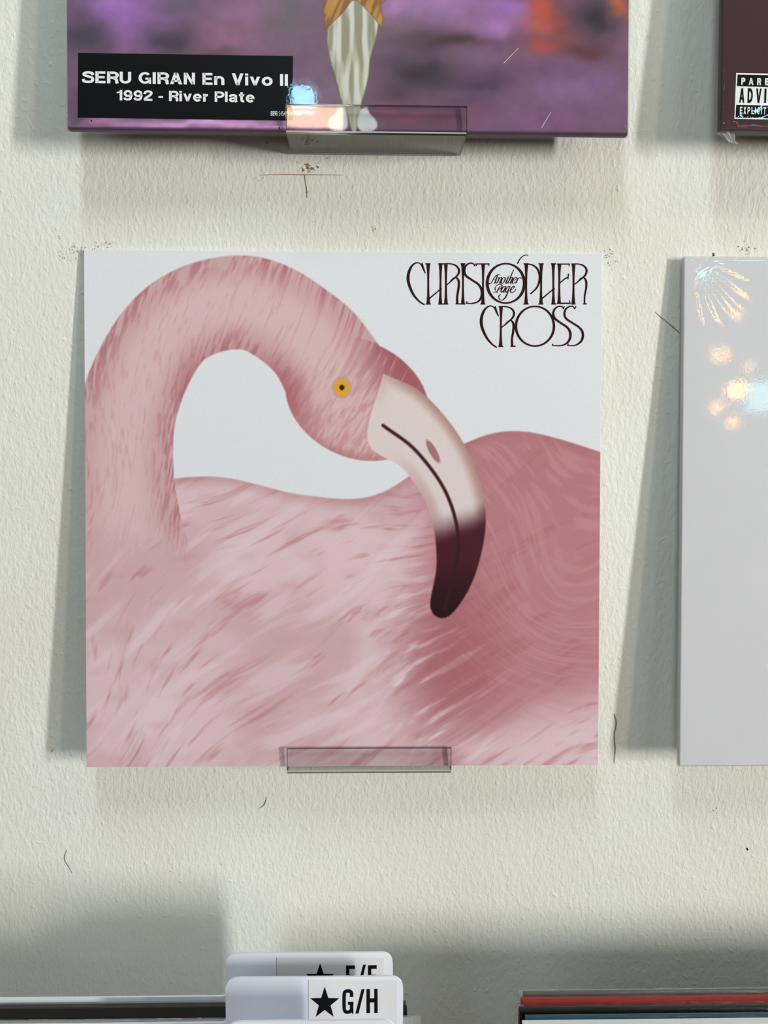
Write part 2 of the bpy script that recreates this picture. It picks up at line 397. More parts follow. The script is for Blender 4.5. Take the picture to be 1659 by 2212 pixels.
# ------------------------------------------------------------------ sleeves on the wall
class Sleeve:
    """A leaning record sleeve: root Empty at the foot of its front face."""
    def __init__(s, name, label, w, h, t, cx, yb, zb, lean, cat='record sleeve', group=None, roll=0.0):
        s.w, s.h, s.t = w, h, t
        s.root = thing(name, label, cat, (cx, yb, zb), (-lean, roll, 0), group)
        R = Matrix.Rotation(-lean, 3, 'X')
        if roll: R = Matrix.Rotation(roll, 3, 'Y') @ R
        s.o = np.array([cx, yb, zb]); s.R = np.array(R)
    def px(s, x, y):
        """photo measure -> millimetres on the front face (across from the middle, up from the foot)"""
        k = fw + (x-W/2)/FPX*RT + (y-H/2)/FPX*DN
        n = s.R @ np.array([0, 1.0, 0]); t = ((s.o-CAM)@n)/(k@n)
        q = s.R.T @ (CAM+t*k-s.o)
        return q[0], q[2]
    def on(s, eps):
        def fn(p):
            a, b = s.px(p[0], p[1]); return Vector((a, -eps, b))*MM
        return fn
    def body(s, mat, name='card_body', bev=0.6, y0=0.0):
        return box(name, (-s.w/2, s.w/2, y0, s.t, 0, s.h), mat, s.root, bev)
    def panel(s, name, nx, nz, colour, mat, eps=0.12, z0=0.0, z1=None, inset=0.35):
        """Printed face as a fine grid coloured point by point."""
        z1 = s.h if z1 is None else z1
        xs = np.linspace(-s.w/2+inset, s.w/2-inset, nx); zs = np.linspace(z0+inset, z1-(inset if z1 == s.h else 0), nz)
        X, Z = np.meshgrid(xs, zs)
        co = np.stack([X, np.full_like(X, -eps), Z], -1).reshape(-1, 3).astype(np.float32)*MM
        me = bpy.data.meshes.new(name); nf = (nx-1)*(nz-1)
        me.vertices.add(nx*nz); me.vertices.foreach_set('co', co.ravel())
        i = (np.arange(nz-1)[:, None]*nx+np.arange(nx-1)[None]).ravel()
        loops = np.stack([i, i+1, i+nx+1, i+nx], -1).ravel().astype(np.int32)
        me.loops.add(nf*4); me.loops.foreach_set('vertex_index', loops)
        me.polygons.add(nf); me.polygons.foreach_set('loop_start', (np.arange(nf)*4).astype(np.int32))
        me.polygons.foreach_set('loop_total', np.full(nf, 4, np.int32))
        me.update(calc_edges=True)
        rgb = colour((X+s.w/2)/s.w, 1-Z/s.h, X, Z)
        at = me.color_attributes.new('print', 'FLOAT_COLOR', 'POINT')
        rgba = np.ones((nx*nz, 4), np.float32); rgba[:, :3] = lin(np.clip(rgb, 0, 255)).reshape(-1, 3)
        at.data.foreach_set('color', rgba.ravel())
        me.materials.append(mat)
        return link(bpy.data.objects.new(name, me), s.root)
    def wrap(s, mat, grow=0.5, n=110, corners=(), wave=0.25, fold=0.5, seed=1, name='plastic_wrap'):
        """Shrink wrap: front sheet with tension folds from the corners, closed round the edges."""
        w, h = s.w+2*grow, s.h+2*grow
        ed = np.array([0, .3, .6, 1.0, 1.5])
        xs = np.concatenate([-w/2+ed, np.linspace(-w/2+3, w/2-3, n-10), w/2-ed[::-1]])
        zs = np.concatenate([-grow+ed, np.linspace(-grow+3, s.h+grow-3, n-10), s.h+grow-ed[::-1]])
        X, Z = np.meshgrid(xs, zs)
        Y = np.full_like(X, -0.55)
        rng = np.random.default_rng(seed)
        Y -= wave*(fbm(X/90+seed, Z/90, 3, seed)-0.5)*2*0.8+wave*0.8
        for (cx, cz, ln, k) in corners:
            dx, dz = X-cx*w/2, Z-(s.h if cz > 0 else 0)
            r = np.hypot(dx, dz); a = np.arctan2(np.abs(dz), np.abs(dx))
            Y -= fold*np.exp(-(r/ln)**2)*np.clip(r/6, 0, 1)*(0.5+0.5*np.sin(a*k+np.sin(r/9)*0.8))
        e = np.minimum(np.minimum(X+w/2, w/2-X), np.minimum(Z+grow, s.h+grow-Z))
        Y = -0.45+(Y+0.45)*np.clip(e/4, 0, 1)+1.3*np.clip(1-e/1.5, 0, 1)**2.2
        vs = np.stack([X, Y, Z], -1).reshape(-1, 3)
        fs = [[j*n+i, j*n+i+1, (j+1)*n+i+1, (j+1)*n+i] for j in range(n-1) for i in range(n-1)]
        rim = list(range(n))+[j*n+n-1 for j in range(1, n)]+[(n-1)*n+i for i in range(n-2, -1, -1)]+[j*n for j in range(n-2, 0, -1)]
        b = len(vs); back = [(vs[k][0], s.t+grow*0.6, vs[k][2]) for k in rim]
        V = [tuple(v) for v in vs]+back
        for q in range(len(rim)):
            q2 = (q+1) % len(rim); fs.append([rim[q], b+q, b+q2, rim[q2]])
        return mesh_obj(name, [Vector(v)*MM for v in V], fs, mat, s.root, True)

# ---- numpy noise for printed pictures
def vnoise(x, y, seed=0):
    xi, yi = np.floor(x).astype(np.int64), np.floor(y).astype(np.int64)
    xf, yf = x-xi, y-yi
    u, v = xf*xf*(3-2*xf), yf*yf*(3-2*yf)
    def hsh(a, b):
        n = (a*374761393+b*668265263+seed*1442695041) & 0xffffffff
        n = ((n ^ (n >> 13))*1274126177) & 0xffffffff
        return ((n ^ (n >> 16)) & 0xffff)/65535.0
    return (hsh(xi, yi)*(1-u)+hsh(xi+1, yi)*u)*(1-v)+(hsh(xi, yi+1)*(1-u)+hsh(xi+1, yi+1)*u)*v
def fbm(x, y, o=4, seed=0):
    t = np.zeros_like(x); a = 0.5; s = 0.0
    for i in range(o):
        t += a*vnoise(x*2**i, y*2**i, seed+i*17); s += a; a *= 0.5
    return t/s
def sstep(a, b, x):
    t = np.clip((x-a)/(b-a), 0, 1); return t*t*(3-2*t)
def mixc(c, col, m):
    return c*(1-m[..., None])+np.asarray(col, float)*m[..., None]
def inside(poly, X, Y):
    r = np.zeros(X.shape, bool); n = len(poly)
    for i in range(n):
        x0, y0 = poly[i]; x1, y1 = poly[(i+1) % n]
        if y0 == y1: continue
        c = ((y0 > Y) != (y1 > Y)) & (X < (x1-x0)*(Y-y0)/(y1-y0)+x0)
        r ^= c
    return r
def pdist(poly, X, Y, closed=True):
    """distance to a polyline, and position along it"""
    best = np.full(X.shape, 1e9); pos = np.zeros(X.shape); n = len(poly); m = n if closed else n-1
    for i in range(m):
        a, b = poly[i], poly[(i+1) % n]
        dx, dy = b[0]-a[0], b[1]-a[1]; L2 = dx*dx+dy*dy+1e-12
        t = np.clip(((X-a[0])*dx+(Y-a[1])*dy)/L2, 0, 1)
        d = np.hypot(X-a[0]-t*dx, Y-a[1]-t*dy)
        k = d < best; best = np.where(k, d, best); pos = np.where(k, (i+t)/m, pos)
    return best, pos
def sdf(poly, X, Y):
    P = [tuple(p) for p in catmull(list(poly)+[poly[0]], 6)][:-1]
    d, _ = pdist(P, X, Y); return np.where(inside(P, X, Y), d, -d)
def cover(d, e=0.0016):
    return np.clip(d/e*0.5+0.5, 0, 1)

# ---- a plain wading-bird picture of our own for the pink cover
def pink_bird(U, V, X, Z):
    c = np.empty(U.shape+(3,)); c[:] = (224, 225, 231)
    n1 = fbm(U*5, V*5, 4, 3); n2 = fbm(U*14, V*14, 3, 8)
    def plume(ang, ln, th, seed):
        a = ang+0.9*(fbm(U*2.2, V*2.2, 2, seed)-0.5)
        s = U*np.cos(a)+V*np.sin(a); t = -U*np.sin(a)+V*np.cos(a)
        return fbm(s/ln, t/th, 3, seed+5)
    pale, mid, rose, deep = (221, 191, 200), (206, 168, 176), (182, 118, 124), (158, 78, 88)
    # body: one broad rounded back filling the lower part, with three rows of overlapping plumes
    top = catmull([(-0.05, .50), (.08, .455), (.25, .435), (.42, .47), (.56, .47), (.70, .385), (.84, .345), (1.05, .40)], 10)
    tp = np.array(top); yb = np.interp(U, tp[:, 0], tp[:, 1])
    body = cover((V-yb)*0.9)
    b = np.empty_like(c); b[:] = mid
    b = mixc(b, pale, sstep(.35, .65, n1)); st = plume(-0.55, .10, .012, 21)
    b = mixc(b, rose, 0.55*sstep(.55, .85, st)); b = mixc(b, (226, 203, 213), 0.55*sstep(.50, .25, plume(-0.5, .16, .02, 33)))
    right = sstep(.60, .72, U)*sstep(.98, .84, V+0.25*np.abs(U-.8))
    b = mixc(b, (172, 104, 112), 0.75*right); b = mixc(b, (196, 140, 146), 0.6*right*sstep(.45, .7, plume(0.5, .05, .008, 41)))
    fur = plume(1.9, .03, .005, 55)
    # feather rows
    for r in range(8):
        v0 = .50+.062*r+0.0*U; row = .09
        k = (U+0.045*(r % 2))/.125; ci = np.floor(k)
        f = k-ci-0.5; jit = (vnoise(ci*1.7+r*5.3, ci*0+r, 9)-.5)*.035
        lip = v0+jit+row*0.62*np.sqrt(np.clip(1-(f*2)**2, 0, 1))-0.10*(U-.5)
        m = sstep(.0, .055, lip-V)*0+sstep(-.030, 0.0, V-lip-.03)*sstep(.034, .0, V-lip)
        m = m*sstep(0, .02, V-lip+.0)*sstep(.18, .45, .5-np.abs(f))
        b = mixc(b, rose, 0.42*m*sstep(.98, .3, U+0.15*r/8))
    b = mixc(b, (166, 96, 104), 0.35*sstep(.03, 0, V-yb))
    b = mixc(b, (156, 84, 92), .55*sstep(.20, .02, np.hypot((U-.70)*1.1, (V-.80)*.6))*sstep(.3, .6, st+.1))
    c = c*(1-body[..., None])+b*body[..., None]
    # neck: an open hook rising at the left
    path = catmull([(.10, .66), (.075, .48), (.085, .30), (.17, .145), (.31, .10), (.43, .165), (.50, .265)], 10)
    d, pos = pdist([tuple(p) for p in path], U, V, False)
    rad = np.interp(pos, [0, .2, .5, .8, 1], [.120, .098, .088, .092, .105])
    nk = np.empty_like(c); nk[:] = (205, 164, 168)
    q = np.clip(d/rad, 0, 1)
    nk = mixc(nk, (222, 190, 194), .7*sstep(.75, .2, q)); nk = mixc(nk, deep, .55*sstep(.35, .75, fur)*sstep(.45, 1., q))
    nk = mixc(nk, (170, 96, 104), .8*sstep(.45, 1.0, q)*sstep(.03, -.03, (V-.30)*.2+(.19-U)*.6)*sstep(.15, .28, V))
    nk = mixc(nk, rose, .25*sstep(.5, .8, fur))
    lower = sstep(.62, .50, V)
    hx, hy = (U-.525), (V-.285)
    a = 0.45; hu = hx*math.cos(a)+hy*math.sin(a); hv = -hx*math.sin(a)+hy*math.cos(a)
    hq = np.hypot(hu/.145, hv/.112)
    m = np.maximum(cover(rad-d)*lower, cover((1-hq)*.12))
    f_ = sstep(-.13, .0, hu)*(hq < 1.02)              # the head takes over from the neck
    nk = mixc(nk, (212, 172, 176), .85*f_)
    nk = mixc(nk, (196, 140, 146), .55*f_*sstep(.50, .72, fur)); nk = mixc(nk, (224, 194, 198), .5*f_*sstep(.48, .30, fur))
    nk = mixc(nk, (156, 80, 90), .85*f_*sstep(.0, .11, hu*.6-hv*.8)*sstep(.2, .55, fur+.2)); nk = mixc(nk, (166, 100, 106), .5*f_*sstep(.80, 1.0, hq)*sstep(.0, .05, hv))
    c = c*(1-m[..., None])+nk*m[..., None]
    # bill: short and plain, pale with a dark tip
    bill = [(.575, .235), (.655, .275), (.735, .375), (.775, .500), (.755, .625), (.705, .705), (.668, .690), (.680, .600), (.665, .500), (.615, .420), (.545, .365)]
    sd = sdf(bill, U, V); m = cover(sd)
    bc = np.empty_like(c); bc[:] = (222, 206, 206)
    bc = mixc(bc, (168, 124, 116), .8*sstep(.028, .0, sd)*sstep(.0, .1, U-.55-(V-.3)*.3))
    bc = mixc(bc, (70, 20, 34), sstep(.50, .57, V+.35*(U-.7)+.03*(n2-.5)))
    bc = mixc(bc, (28, 4, 12), .8*sstep(.58, .70, V))
    c = c*(1-m[..., None])+bc*m[..., None]
    ln, _ = pdist([tuple(p) for p in catmull([(.575, .335), (.640, .385), (.700, .470), (.722, .570), (.697, .690)], 8)], U, V, False)
    c = mixc(c, (54, 16, 22), cover(.0032-ln)*m)
    nd = 1-np.hypot((U-.672-(V-.385)*.5)/.008, (V-.385)/.022); c = mixc(c, (150, 92, 92), cover(nd*.01)*.8)
    # eye
    ed = np.hypot((U-.495)/.9, V-.262)
    c = mixc(c, (196, 160, 140), cover(.0215-ed)); c = mixc(c, (226, 162, 48), cover(.0165-ed)); c = mixc(c, (30, 18, 12), cover(.0052-ed))
    return c

LEAN = math.atan2(19.07, 313.4)
pink = Sleeve('record_sleeve', 'white record sleeve with a pink wading bird picture and maroon lettering, centre of the wall',
              314, 314, 2.6, -15.26, -22.0, -154.86, LEAN, group='record sleeves on wall ledges')
pink.body(M_card)
pink.panel('printed_cover', 900, 900, pink_bird, M_printA)

def cz(X, Y): return (840+X/3.318, 520+Y/3.318)
T = Flat()
def st(pts, w, **k): T.stroke([cz(*p) for p in pts], [q/3.318 for q in w] if hasattr(w, '__len__') else w/3.318, **k)
STEM = [27, 17, 14, 14, 17, 27]
def stem(x0, y0, x1, y1, w=STEM): 
    n = len(w); st([(x0+(x1-x0)*i/(n-1), y0+(y1-y0)*i/(n-1)) for i in range(n)], w, smooth=False)
def serif(x0, x1, y, w=9): st([(x0, y), (x1, y)], w, smooth=False)
# upper line
st([(240, 190), (228, 168), (200, 158), (168, 178), (145, 222), (138, 275), (150, 330), (180, 392), (218, 435), (256, 460)], [8, 8, 9, 14, 20, 22, 20, 16, 12, 10])
st([(238, 160), (246, 196), (262, 234)], [10, 14, 8])
stem(282, 166, 283, 452); serif(262, 299, 166); serif(263, 302, 454)
stem(371, 166, 369, 452); serif(354, 388, 166); serif(355, 390, 454)
st([(290, 415), (326, 385), (358, 358), (378, 342)], [10, 9, 9, 12])
stem(409, 170, 409, 452); serif(388, 426, 454)
st([(386, 166), (440, 166), (482, 180), (503, 212), (494, 245), (458, 280), (414, 318)], [8, 9, 12, 16, 14, 9, 8])
st([(440, 292), (462, 270), (484, 266), (500, 290), (500, 335), (490, 400), (490, 452)], [7, 8, 10, 17, 17, 16, 18]); serif(478, 514, 453)
stem(531, 166, 531, 452); serif(513, 549, 166); serif(514, 548, 454)
st([(618, 184), (606, 166), (580, 162), (552, 180), (541, 215), (552, 250), (592, 280), (640, 312), (664, 352), (664, 400), (640, 436), (596, 450), (556, 449)], [7, 9, 10, 14, 17, 17, 15, 15, 18, 17, 12, 9, 8])
st([(556, 452), (560, 434)], [9, 7]); st([(622, 164), (614, 184)], [8, 7])
stem(676, 170, 674, 452); serif(628, 720, 167, 9); st([(630, 164), (627, 182)], [8, 6]); st([(719, 164), (716, 182)], [8, 6]); serif(655, 692, 454)
T.ring(*cz(838, 306), 133/3.318, 141/3.318, 22/3.318, 12/3.318)
st([(921, 166), (938, 134), (962, 110), (984, 103), (998, 107)], [9, 8, 7, 7, 5])
stem(985, 170, 983, 452); serif(966, 1000, 166); serif(964, 1002, 454)
st([(970, 167), (1022, 172), (1062, 200), (1080, 245), (1078, 292), (1058, 340), (1014, 382)], [8, 10, 14, 17, 16, 12, 10])
stem(1092, 170, 1090, 452); serif(1072, 1110, 166); serif(1071, 1108, 454)
stem(1178, 166, 1179, 452); serif(1162, 1198, 166); serif(1163, 1200, 454)
st([(1098, 415), (1134, 385), (1166, 358), (1188, 342)], [10, 9, 9, 12])
stem(1222, 170, 1220, 450); serif(1204, 1296, 168, 9); st([(1294, 164), (1291, 184)], [9, 6])
st([(1226, 303), (1258, 276), (1284, 262)], [8, 9, 9]); st([(1287, 236), (1283, 278)], [10, 8])
serif(1204, 1300, 449, 10); st([(1299, 454), (1294, 428)], [9, 6])
stem(1324, 170, 1322, 452); serif(1306, 1338, 454)
st([(1306, 167), (1360, 168), (1398, 182), (1417, 212), (1406, 248), (1370, 282), (1328, 315)], [8, 9, 12, 16, 14, 9, 8])
st([(1356, 292), (1376, 270), (1398, 266), (1413, 290), (1414, 335), (1403, 400), (1402, 452)], [7, 8, 10, 16, 15, 12, 12]); serif(1392, 1418, 453)
# lower line
st([(765, 500), (752, 478), (724, 468), (692, 488), (669, 532), (662, 585), (674, 640), (704, 700), (740, 742), (774, 766)], [8, 8, 9, 14, 20, 22, 20, 16, 12, 10])
st([(762, 470), (770, 505), (786, 542)], [10, 14, 8])
stem(804, 476, 801, 756); serif(784, 820, 758)
st([(786, 473), (838, 473), (878, 487), (897, 518), (886, 553), (850, 588), (808, 622)], [8, 9, 12, 16, 14, 9, 8])
st([(834, 598), (856, 577), (878, 574), (893, 598), (892, 645), (882, 705), (884, 756)], [7, 8, 10, 17, 17, 15, 18]); serif(872, 908, 757)
T.ring(*cz(1047, 613), 136/3.318, 142/3.318, 18/3.318, 12/3.318)
st([(1252, 490), (1240, 473), (1214, 472), (1187, 492), (1178, 527), (1192, 560), (1232, 590), (1278, 622), (1300, 662), (1294, 710), (1264, 742), (1220, 753), (1174, 750)], [7, 9, 10, 14, 17, 17, 15, 16, 19, 17, 12, 9, 8])
st([(1171, 755), (1176, 738)], [9, 7]); st([(1258, 470), (1249, 490)], [8, 7])
st([(1332, 490), (1320, 473), (1294, 472), (1267, 492), (1258, 527), (1272, 560), (1316, 590), (1364, 622), (1389, 662), (1384, 710), (1356, 740), (1322, 752), (1284, 750)], [7, 9, 10, 14, 16, 15, 14, 15, 18, 17, 12, 9, 8])
st([(1281, 755), (1286, 738)], [9, 7]); st([(1341, 470), (1332, 490)], [9, 8])
# script inside the ring
def c2(X, Y): return (1045+X/18.43, 575+Y/18.43)
def s2(pts, w, **k): T.stroke([c2(*p) for p in pts], [q/18.43 for q in w] if hasattr(w, '__len__') else w/18.43, **k)
s2([(215, 665), (220, 705), (262, 705), (310, 650), (380, 530), (450, 420), (540, 350), (635, 345)], [40, 34, 30, 32, 34, 34, 36, 24])
s2([(545, 370), (510, 480), (470, 600), (440, 680)], [40, 48, 50, 52]); s2([(392, 690), (462, 688)], [22, 22]); s2([(400, 530), (500, 525)], [20, 20])
s2([(575, 480), (600, 455), (610, 470), (580, 560), (520, 690)], [18, 30, 44, 46, 46]); s2([(560, 600), (640, 490), (700, 450), (715, 480), (680, 570), (635, 660), (650, 690), (700, 650)], [14, 24, 34, 44, 48, 46, 30, 16])
s2([(780, 460), (730, 520), (695, 610), (710, 680), (765, 670), (830, 580), (855, 490), (825, 450), (780, 460)], [30, 46, 50, 40, 28, 46, 50, 34, 28])
s2([(1005, 385), (950, 510), (885, 640), (890, 690), (950, 640)], [22, 44, 50, 36, 16]); s2([(905, 480), (1000, 470)], [24, 22])
s2([(1200, 130), (1130, 280), (1050, 480), (955, 690)], [26, 40, 42, 46]); s2([(1010, 580), (1090, 480), (1140, 450), (1150, 490), (1090, 590), (1060, 665), (1075, 690), (1120, 640)], [14, 26, 36, 46, 48, 46, 32, 18])
s2([(1165, 580), (1240, 555), (1300, 500), (1300, 455), (1250, 455), (1190, 510), (1140, 600), (1145, 670), (1190, 685), (1260, 620)], [16, 20, 30, 36, 32, 44, 50, 44, 30, 18])
s2([(1360, 460), (1345, 530), (1310, 610), (1265, 690)], [36, 46, 48, 46]); s2([(1320, 590), (1390, 490), (1450, 450), (1490, 470), (1485, 505)], [16, 22, 26, 30, 36])
s2([(480, 970), (450, 920), (465, 840), (530, 760), (620, 725), (710, 745), (725, 810), (680, 890), (600, 930)], [30, 36, 34, 30, 28, 40, 50, 40, 20])
s2([(650, 795), (590, 900), (540, 1000), (520, 1040)], [30, 44, 46, 40]); s2([(370, 1050), (440, 1030), (550, 1050)], [24, 28, 20])
s2([(880, 810), (820, 810), (740, 880), (690, 970), (700, 1040), (760, 1000), (850, 880)], [24, 30, 44, 50, 40, 24, 20]); s2([(885, 800), (840, 900), (795, 1000), (800, 1045), (850, 1010)], [34, 46, 48, 34, 16])
s2([(1030, 820), (980, 805), (920, 870), (870, 960), (880, 1035), (930, 1010), (1010, 890)], [24, 30, 44, 50, 38, 24, 20]); s2([(1045, 800), (990, 940), (930, 1110), (860, 1250), (760, 1345), (670, 1350), (610, 1290), (600, 1200), (630, 1145), (680, 1140)], [36, 46, 50, 54, 36, 26, 36, 40, 34, 34])
s2([(1075, 950), (1160, 900), (1220, 830), (1200, 800), (1140, 830), (1080, 910), (1060, 1000), (1095, 1050), (1170, 1040), (1250, 970), (1285, 910)], [16, 24, 36, 34, 38, 46, 50, 36, 28, 34, 24])
T.lay('title_lettering', pink.on(0.22), M_ink, pink.root)

# ---- cloud cover, upper middle
def px_field(sl, X, Z):
    """photo measure of every grid point of a sleeve face (used to place printed patches)"""
    P = sl.o+(np.stack([X, np.zeros_like(X), Z], -1)@sl.R.T)
    v = P-CAM; w = v@fw
    return W/2+FPX*(v@RT)/w, H/2+FPX*(v@DN)/w
def clouds(U, V, X, Z):
    x, y = px_field(cloud, X, Z)
    c = np.empty(x.shape+(3,)); c[:] = (122, 94, 116)
    wx = x+64*(fbm(x/75, y/60, 3, 2)-.5); wy = y+44*(fbm(x/75+9, y/60, 3, 6)-.5)
    def g(cx, cy, sx, sy, col, a):
        nonlocal c
        c = mixc(c, col, a*np.exp(-((wx-cx)/sx)**2-((wy-cy)/sy)**2))
    for q in ((270, 20, 95, 60, (160, 116, 186), .95), (300, 92, 70, 34, (140, 104, 160), .7), (180, 75, 48, 50, (82, 78, 88), .95),
              (385, 90, 62, 34, (78, 68, 80), 1.), (385, 8, 60, 22, (104, 92, 112), .7), (500, 85, 70, 45, (152, 106, 132), .8), (540, 20, 60, 34, (150, 110, 146), .7),
              (470, 118, 36, 18, (92, 76, 90), .7), (625, 40, 55, 50, (110, 100, 106), .85), (650, 130, 50, 30, (120, 92, 110), .6),
              (860, 12, 50, 30, (170, 122, 168), .9), (965, 15, 80, 34, (164, 122, 176), .95), (860, 62, 40, 20, (116, 100, 108), .8),
              (985, 88, 120, 17, (84, 62, 70), .95), (905, 150, 85, 42, (72, 60, 70), 1.), (850, 205, 50, 26, (88, 66, 80), .8),
              (1085, 55, 50, 34, (166, 120, 176), .9), (1105, 10, 60, 24, (160, 114, 180), .9), (1040, 125, 60, 22, (124, 98, 128), .7),
              (1175, 25, 42, 50, (186, 88, 70), .95), (1160, 55, 30, 26, (176, 100, 92), .7), (1178, 106, 34, 18, (186, 86, 74), .95), (1220, 60, 24, 30, (150, 78, 66), .6),
              (1285, 38, 46, 42, (68, 64, 70), 1.), (1255, 108, 60, 22, (104, 66, 72), .85), (1346, 12, 18, 34, (184, 104, 70), .9),
              (1250, 185, 110, 40, (136, 106, 148), .85), (1045, 180, 70, 20, (84, 66, 92), .9), (1000, 215, 60, 16, (96, 74, 100), .7), (1150, 150, 80, 18, (112, 84, 112), .6),
              (1200, 255, 160, 28, (128, 94, 130), .7), (1010, 240, 60, 20, (120, 82, 108), .7), (880, 248, 110, 20, (142, 94, 110), .85), (690, 200, 50, 46, (128, 108, 134), .7),
              (440, 268, 230, 13, (206, 152, 204), .95), (160, 250, 18, 60, (100, 88, 106), .8), (680, 262, 60, 16, (176, 124, 164), .8)):
        g(*q)
    n = fbm(x/30, y/26, 3, 11); c = c*(0.90+0.12*n[..., None]); gm = c.mean(-1, keepdims=True); c = gm+(c-gm)*0.95; c = 104+(c-104)*1.22
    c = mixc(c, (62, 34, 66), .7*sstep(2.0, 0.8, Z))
    # draped figure: ochre tunic hem over pale trousers and bare white feet
    fx, fy = 580+0*x, 0*y
    def P(pts): return [(580+a/3.318, b/3.318) for a, b in pts]
    def put(pts, col, soft=1.2, sh=None):
        nonlocal c
        d = sdf(P(pts), x, y); m = np.clip(d/soft*.5+.5, 0, 1)
        cc = np.empty_like(c); cc[:] = col
        if sh is not None: cc = sh(cc, d)
        c = c*(1-m[..., None])+cc*m[..., None]
    def folds(cc, d):
        k = fbm((x-715-(x-757)*0.25*(y-40)/230)/9.0, y/90+3, 2, 31)
        cc = mixc(cc, (104, 98, 80), .8*sstep(.44, .26, k)); cc = mixc(cc, (164, 160, 138), .6*sstep(.60, .44, k))
        cc = mixc(cc, (70, 60, 52), .75*sstep(5, 0, d))
        return cc
    put([(430, 120), (600, -10), (780, 110), (775, 280), (735, 420), (720, 560), (690, 680), (668, 760), (670, 840), (628, 950), (590, 935), (560, 840), (520, 745), (490, 620), (445, 460), (415, 300)], (208, 208, 196), 1.4, folds)
    def foot(cc, d):
        cc = mixc(cc, (150, 150, 158), .7*sstep(.86, .97, np.sin(x*1.05))*sstep(272, 279, y))
        return mixc(cc, (176, 178, 186), .8*sstep(4, 0, d))
    put([(500, 770), (545, 770), (566, 830), (570, 895), (552, 930), (500, 944), (448, 932), (424, 895), (440, 845), (478, 812)], (226, 228, 234), 1.2, foot)
    put([(662, 780), (705, 768), (728, 815), (765, 852), (782, 898), (758, 934), (700, 946), (652, 932), (634, 890), (642, 830)], (226, 228, 234), 1.2, foot)
    def robe(cc, d):
        k = fbm(x/7+y/16, y/60, 2, 44); cc = mixc(cc, (120, 78, 34), .75*sstep(.5, .3, k)); cc = mixc(cc, (206, 152, 74), .5*sstep(.55, .75, k))
        return mixc(cc, (88, 56, 30), .7*sstep(2.5, 0, d))
    put([(388, -60), (395, 30), (380, 80), (402, 110), (395, 215), (420, 200), (530, 95), (612, 5), (700, 70), (790, 175), (805, 210), (822, 150), (805, 40), (835, 0), (830, -60)], (182, 128, 58), 1.2, robe)
    return c

cloud = Sleeve('record_sleeve', 'purple cloud record sleeve with a black title box and draped legs, above the pink one',
               318, 316, 4.2, -11.56, -28.0, 218.4, LEAN, group='record sleeves on wall ledges')
cloud.body(M_purpleedge, bev=1.0)
cloud.panel('printed_cover', 760, 260, clouds, M_printB, z0=0, z1=105)
cloud.panel('printed_cover', 80, 60, lambda U, V, X, Z: mixc(np.zeros(U.shape+(3,))+(118, 92, 118), (150, 112, 160), fbm(U*6, V*6, 4, 3)), M_printB, z0=105)
tb = Flat(); tb.poly([(169, 114.5), (633, 121.5), (632, 261), (168, 254.5)])
tbo = tb.lay('title_box', cloud.on(0.2), M_black, cloud.root); tbo['label'] = 'black printed box with white lettering'
def skew(p):  # rows of the box follow its slight slope
    return cloud.on(0.28)((p[0], p[1]+(p[0]-169)*0.0150))
text_fit('box_lettering', 'SERU GIRAN En Vivo II', 178, 622, 154, 179.5, skew, M_whiteink, tbo, 0.195, 0.10, 0.26)
text_fit('box_lettering', '1992 - River Plate', 252, 550, 193.5, 216, skew, M_whiteink, tbo, 0.195, 0.10, 0.26)
font_fit('box_lettering', '8898 545479-1', 585, 629, 234, 244.5, skew, M_whiteink, tbo, 0.0, 1.0)
for (a, b) in (((1088, 137), (1120, 104)), ((1170, 276), (1190, 242))):
    sc = Flat(); sc.stroke([a, b], [1.2, 2.4, 0.8], smooth=False)
    sc.lay('scratch', cloud.on(0.24), M_tape, cloud.root)
for (a, b) in ((198, 261), (604, 277)):
    sc = Flat(); sc.disc(a, b, 1.6); sc.lay('ink_dot', cloud.on(0.24), M_ink, cloud.root)
cloud.wrap(M_film, corners=[(-1, -1, 30, 34), (1, -1, 26, 30)], wave=0.18, fold=0.3, seed=5)

# ---- maroon cover, upper right
maroon = Sleeve('record_sleeve', 'dark maroon record sleeve with a black and white warning box, upper right corner',
                314, 314, 5.6, 200.9+157, -28.0, 221.2, LEAN, group='record sleeves on wall ledges', roll=0.006)
maroon.body(M_maroon, bev=0.7)
pb = Flat(); pb.poly([(1590, 158), (1722, 160.5), (1720, 259.5), (1586, 256.8)])
pbo = pb.lay('warning_box', maroon.on(0.15), M_whiteink, maroon.root); pbo['label'] = 'white framed warning box with black bands'
f1 = Flat(); f1.poly([(1593, 161.6), (1718, 164), (1717.5, 190), (1591.5, 186.5)]); f1.poly([(1590, 227), (1717, 229.5), (1716, 257), (1588.5, 254.5)])
f1.lay('black_band', maroon.on(0.22), M_black, pbo)
PW = maroon.on(0.30)
def pf(p): return PW((p[0]-(p[1]-158)*0.035, p[1]+(p[0]-1590)*0.02))
for i, ch in enumerate('PARENTAL'):
    text_fit('warning_lettering', ch, 1601.5+i*17.0-(1 if ch in 'AT' else 0), 1609.3+i*17.0+(1.5 if ch == 'A' else 0), 168, 183.5, pf, M_whiteink, pbo, 0.25)
xw = [(1598.5, 11), (1616.5, 10.5), (1634.5, 11.5), (1652.5, 4), (1661, 10), (1676, 10), (1691, 10), (1706, 10)]
for (x0, wd_), ch in zip(xw, 'ADVISORY'):
    text_fit('warning_lettering', ch, x0, x0+wd_, 190.5, 222, pf, M_black, pbo, 0.21 if wd_ > 5 else 1.0)
xe = [1600.5, 1608.5, 1617, 1625.5, 1632.8, 1638, 1646.5, 1651.5]
for x0, ch in zip(xe, 'EXPLICIT'):
    text_fit('warning_lettering', ch, x0, x0+(1.6 if ch == 'I' else 5.4), 231, 246.5, pf, M_whiteink, pbo, 0.20)
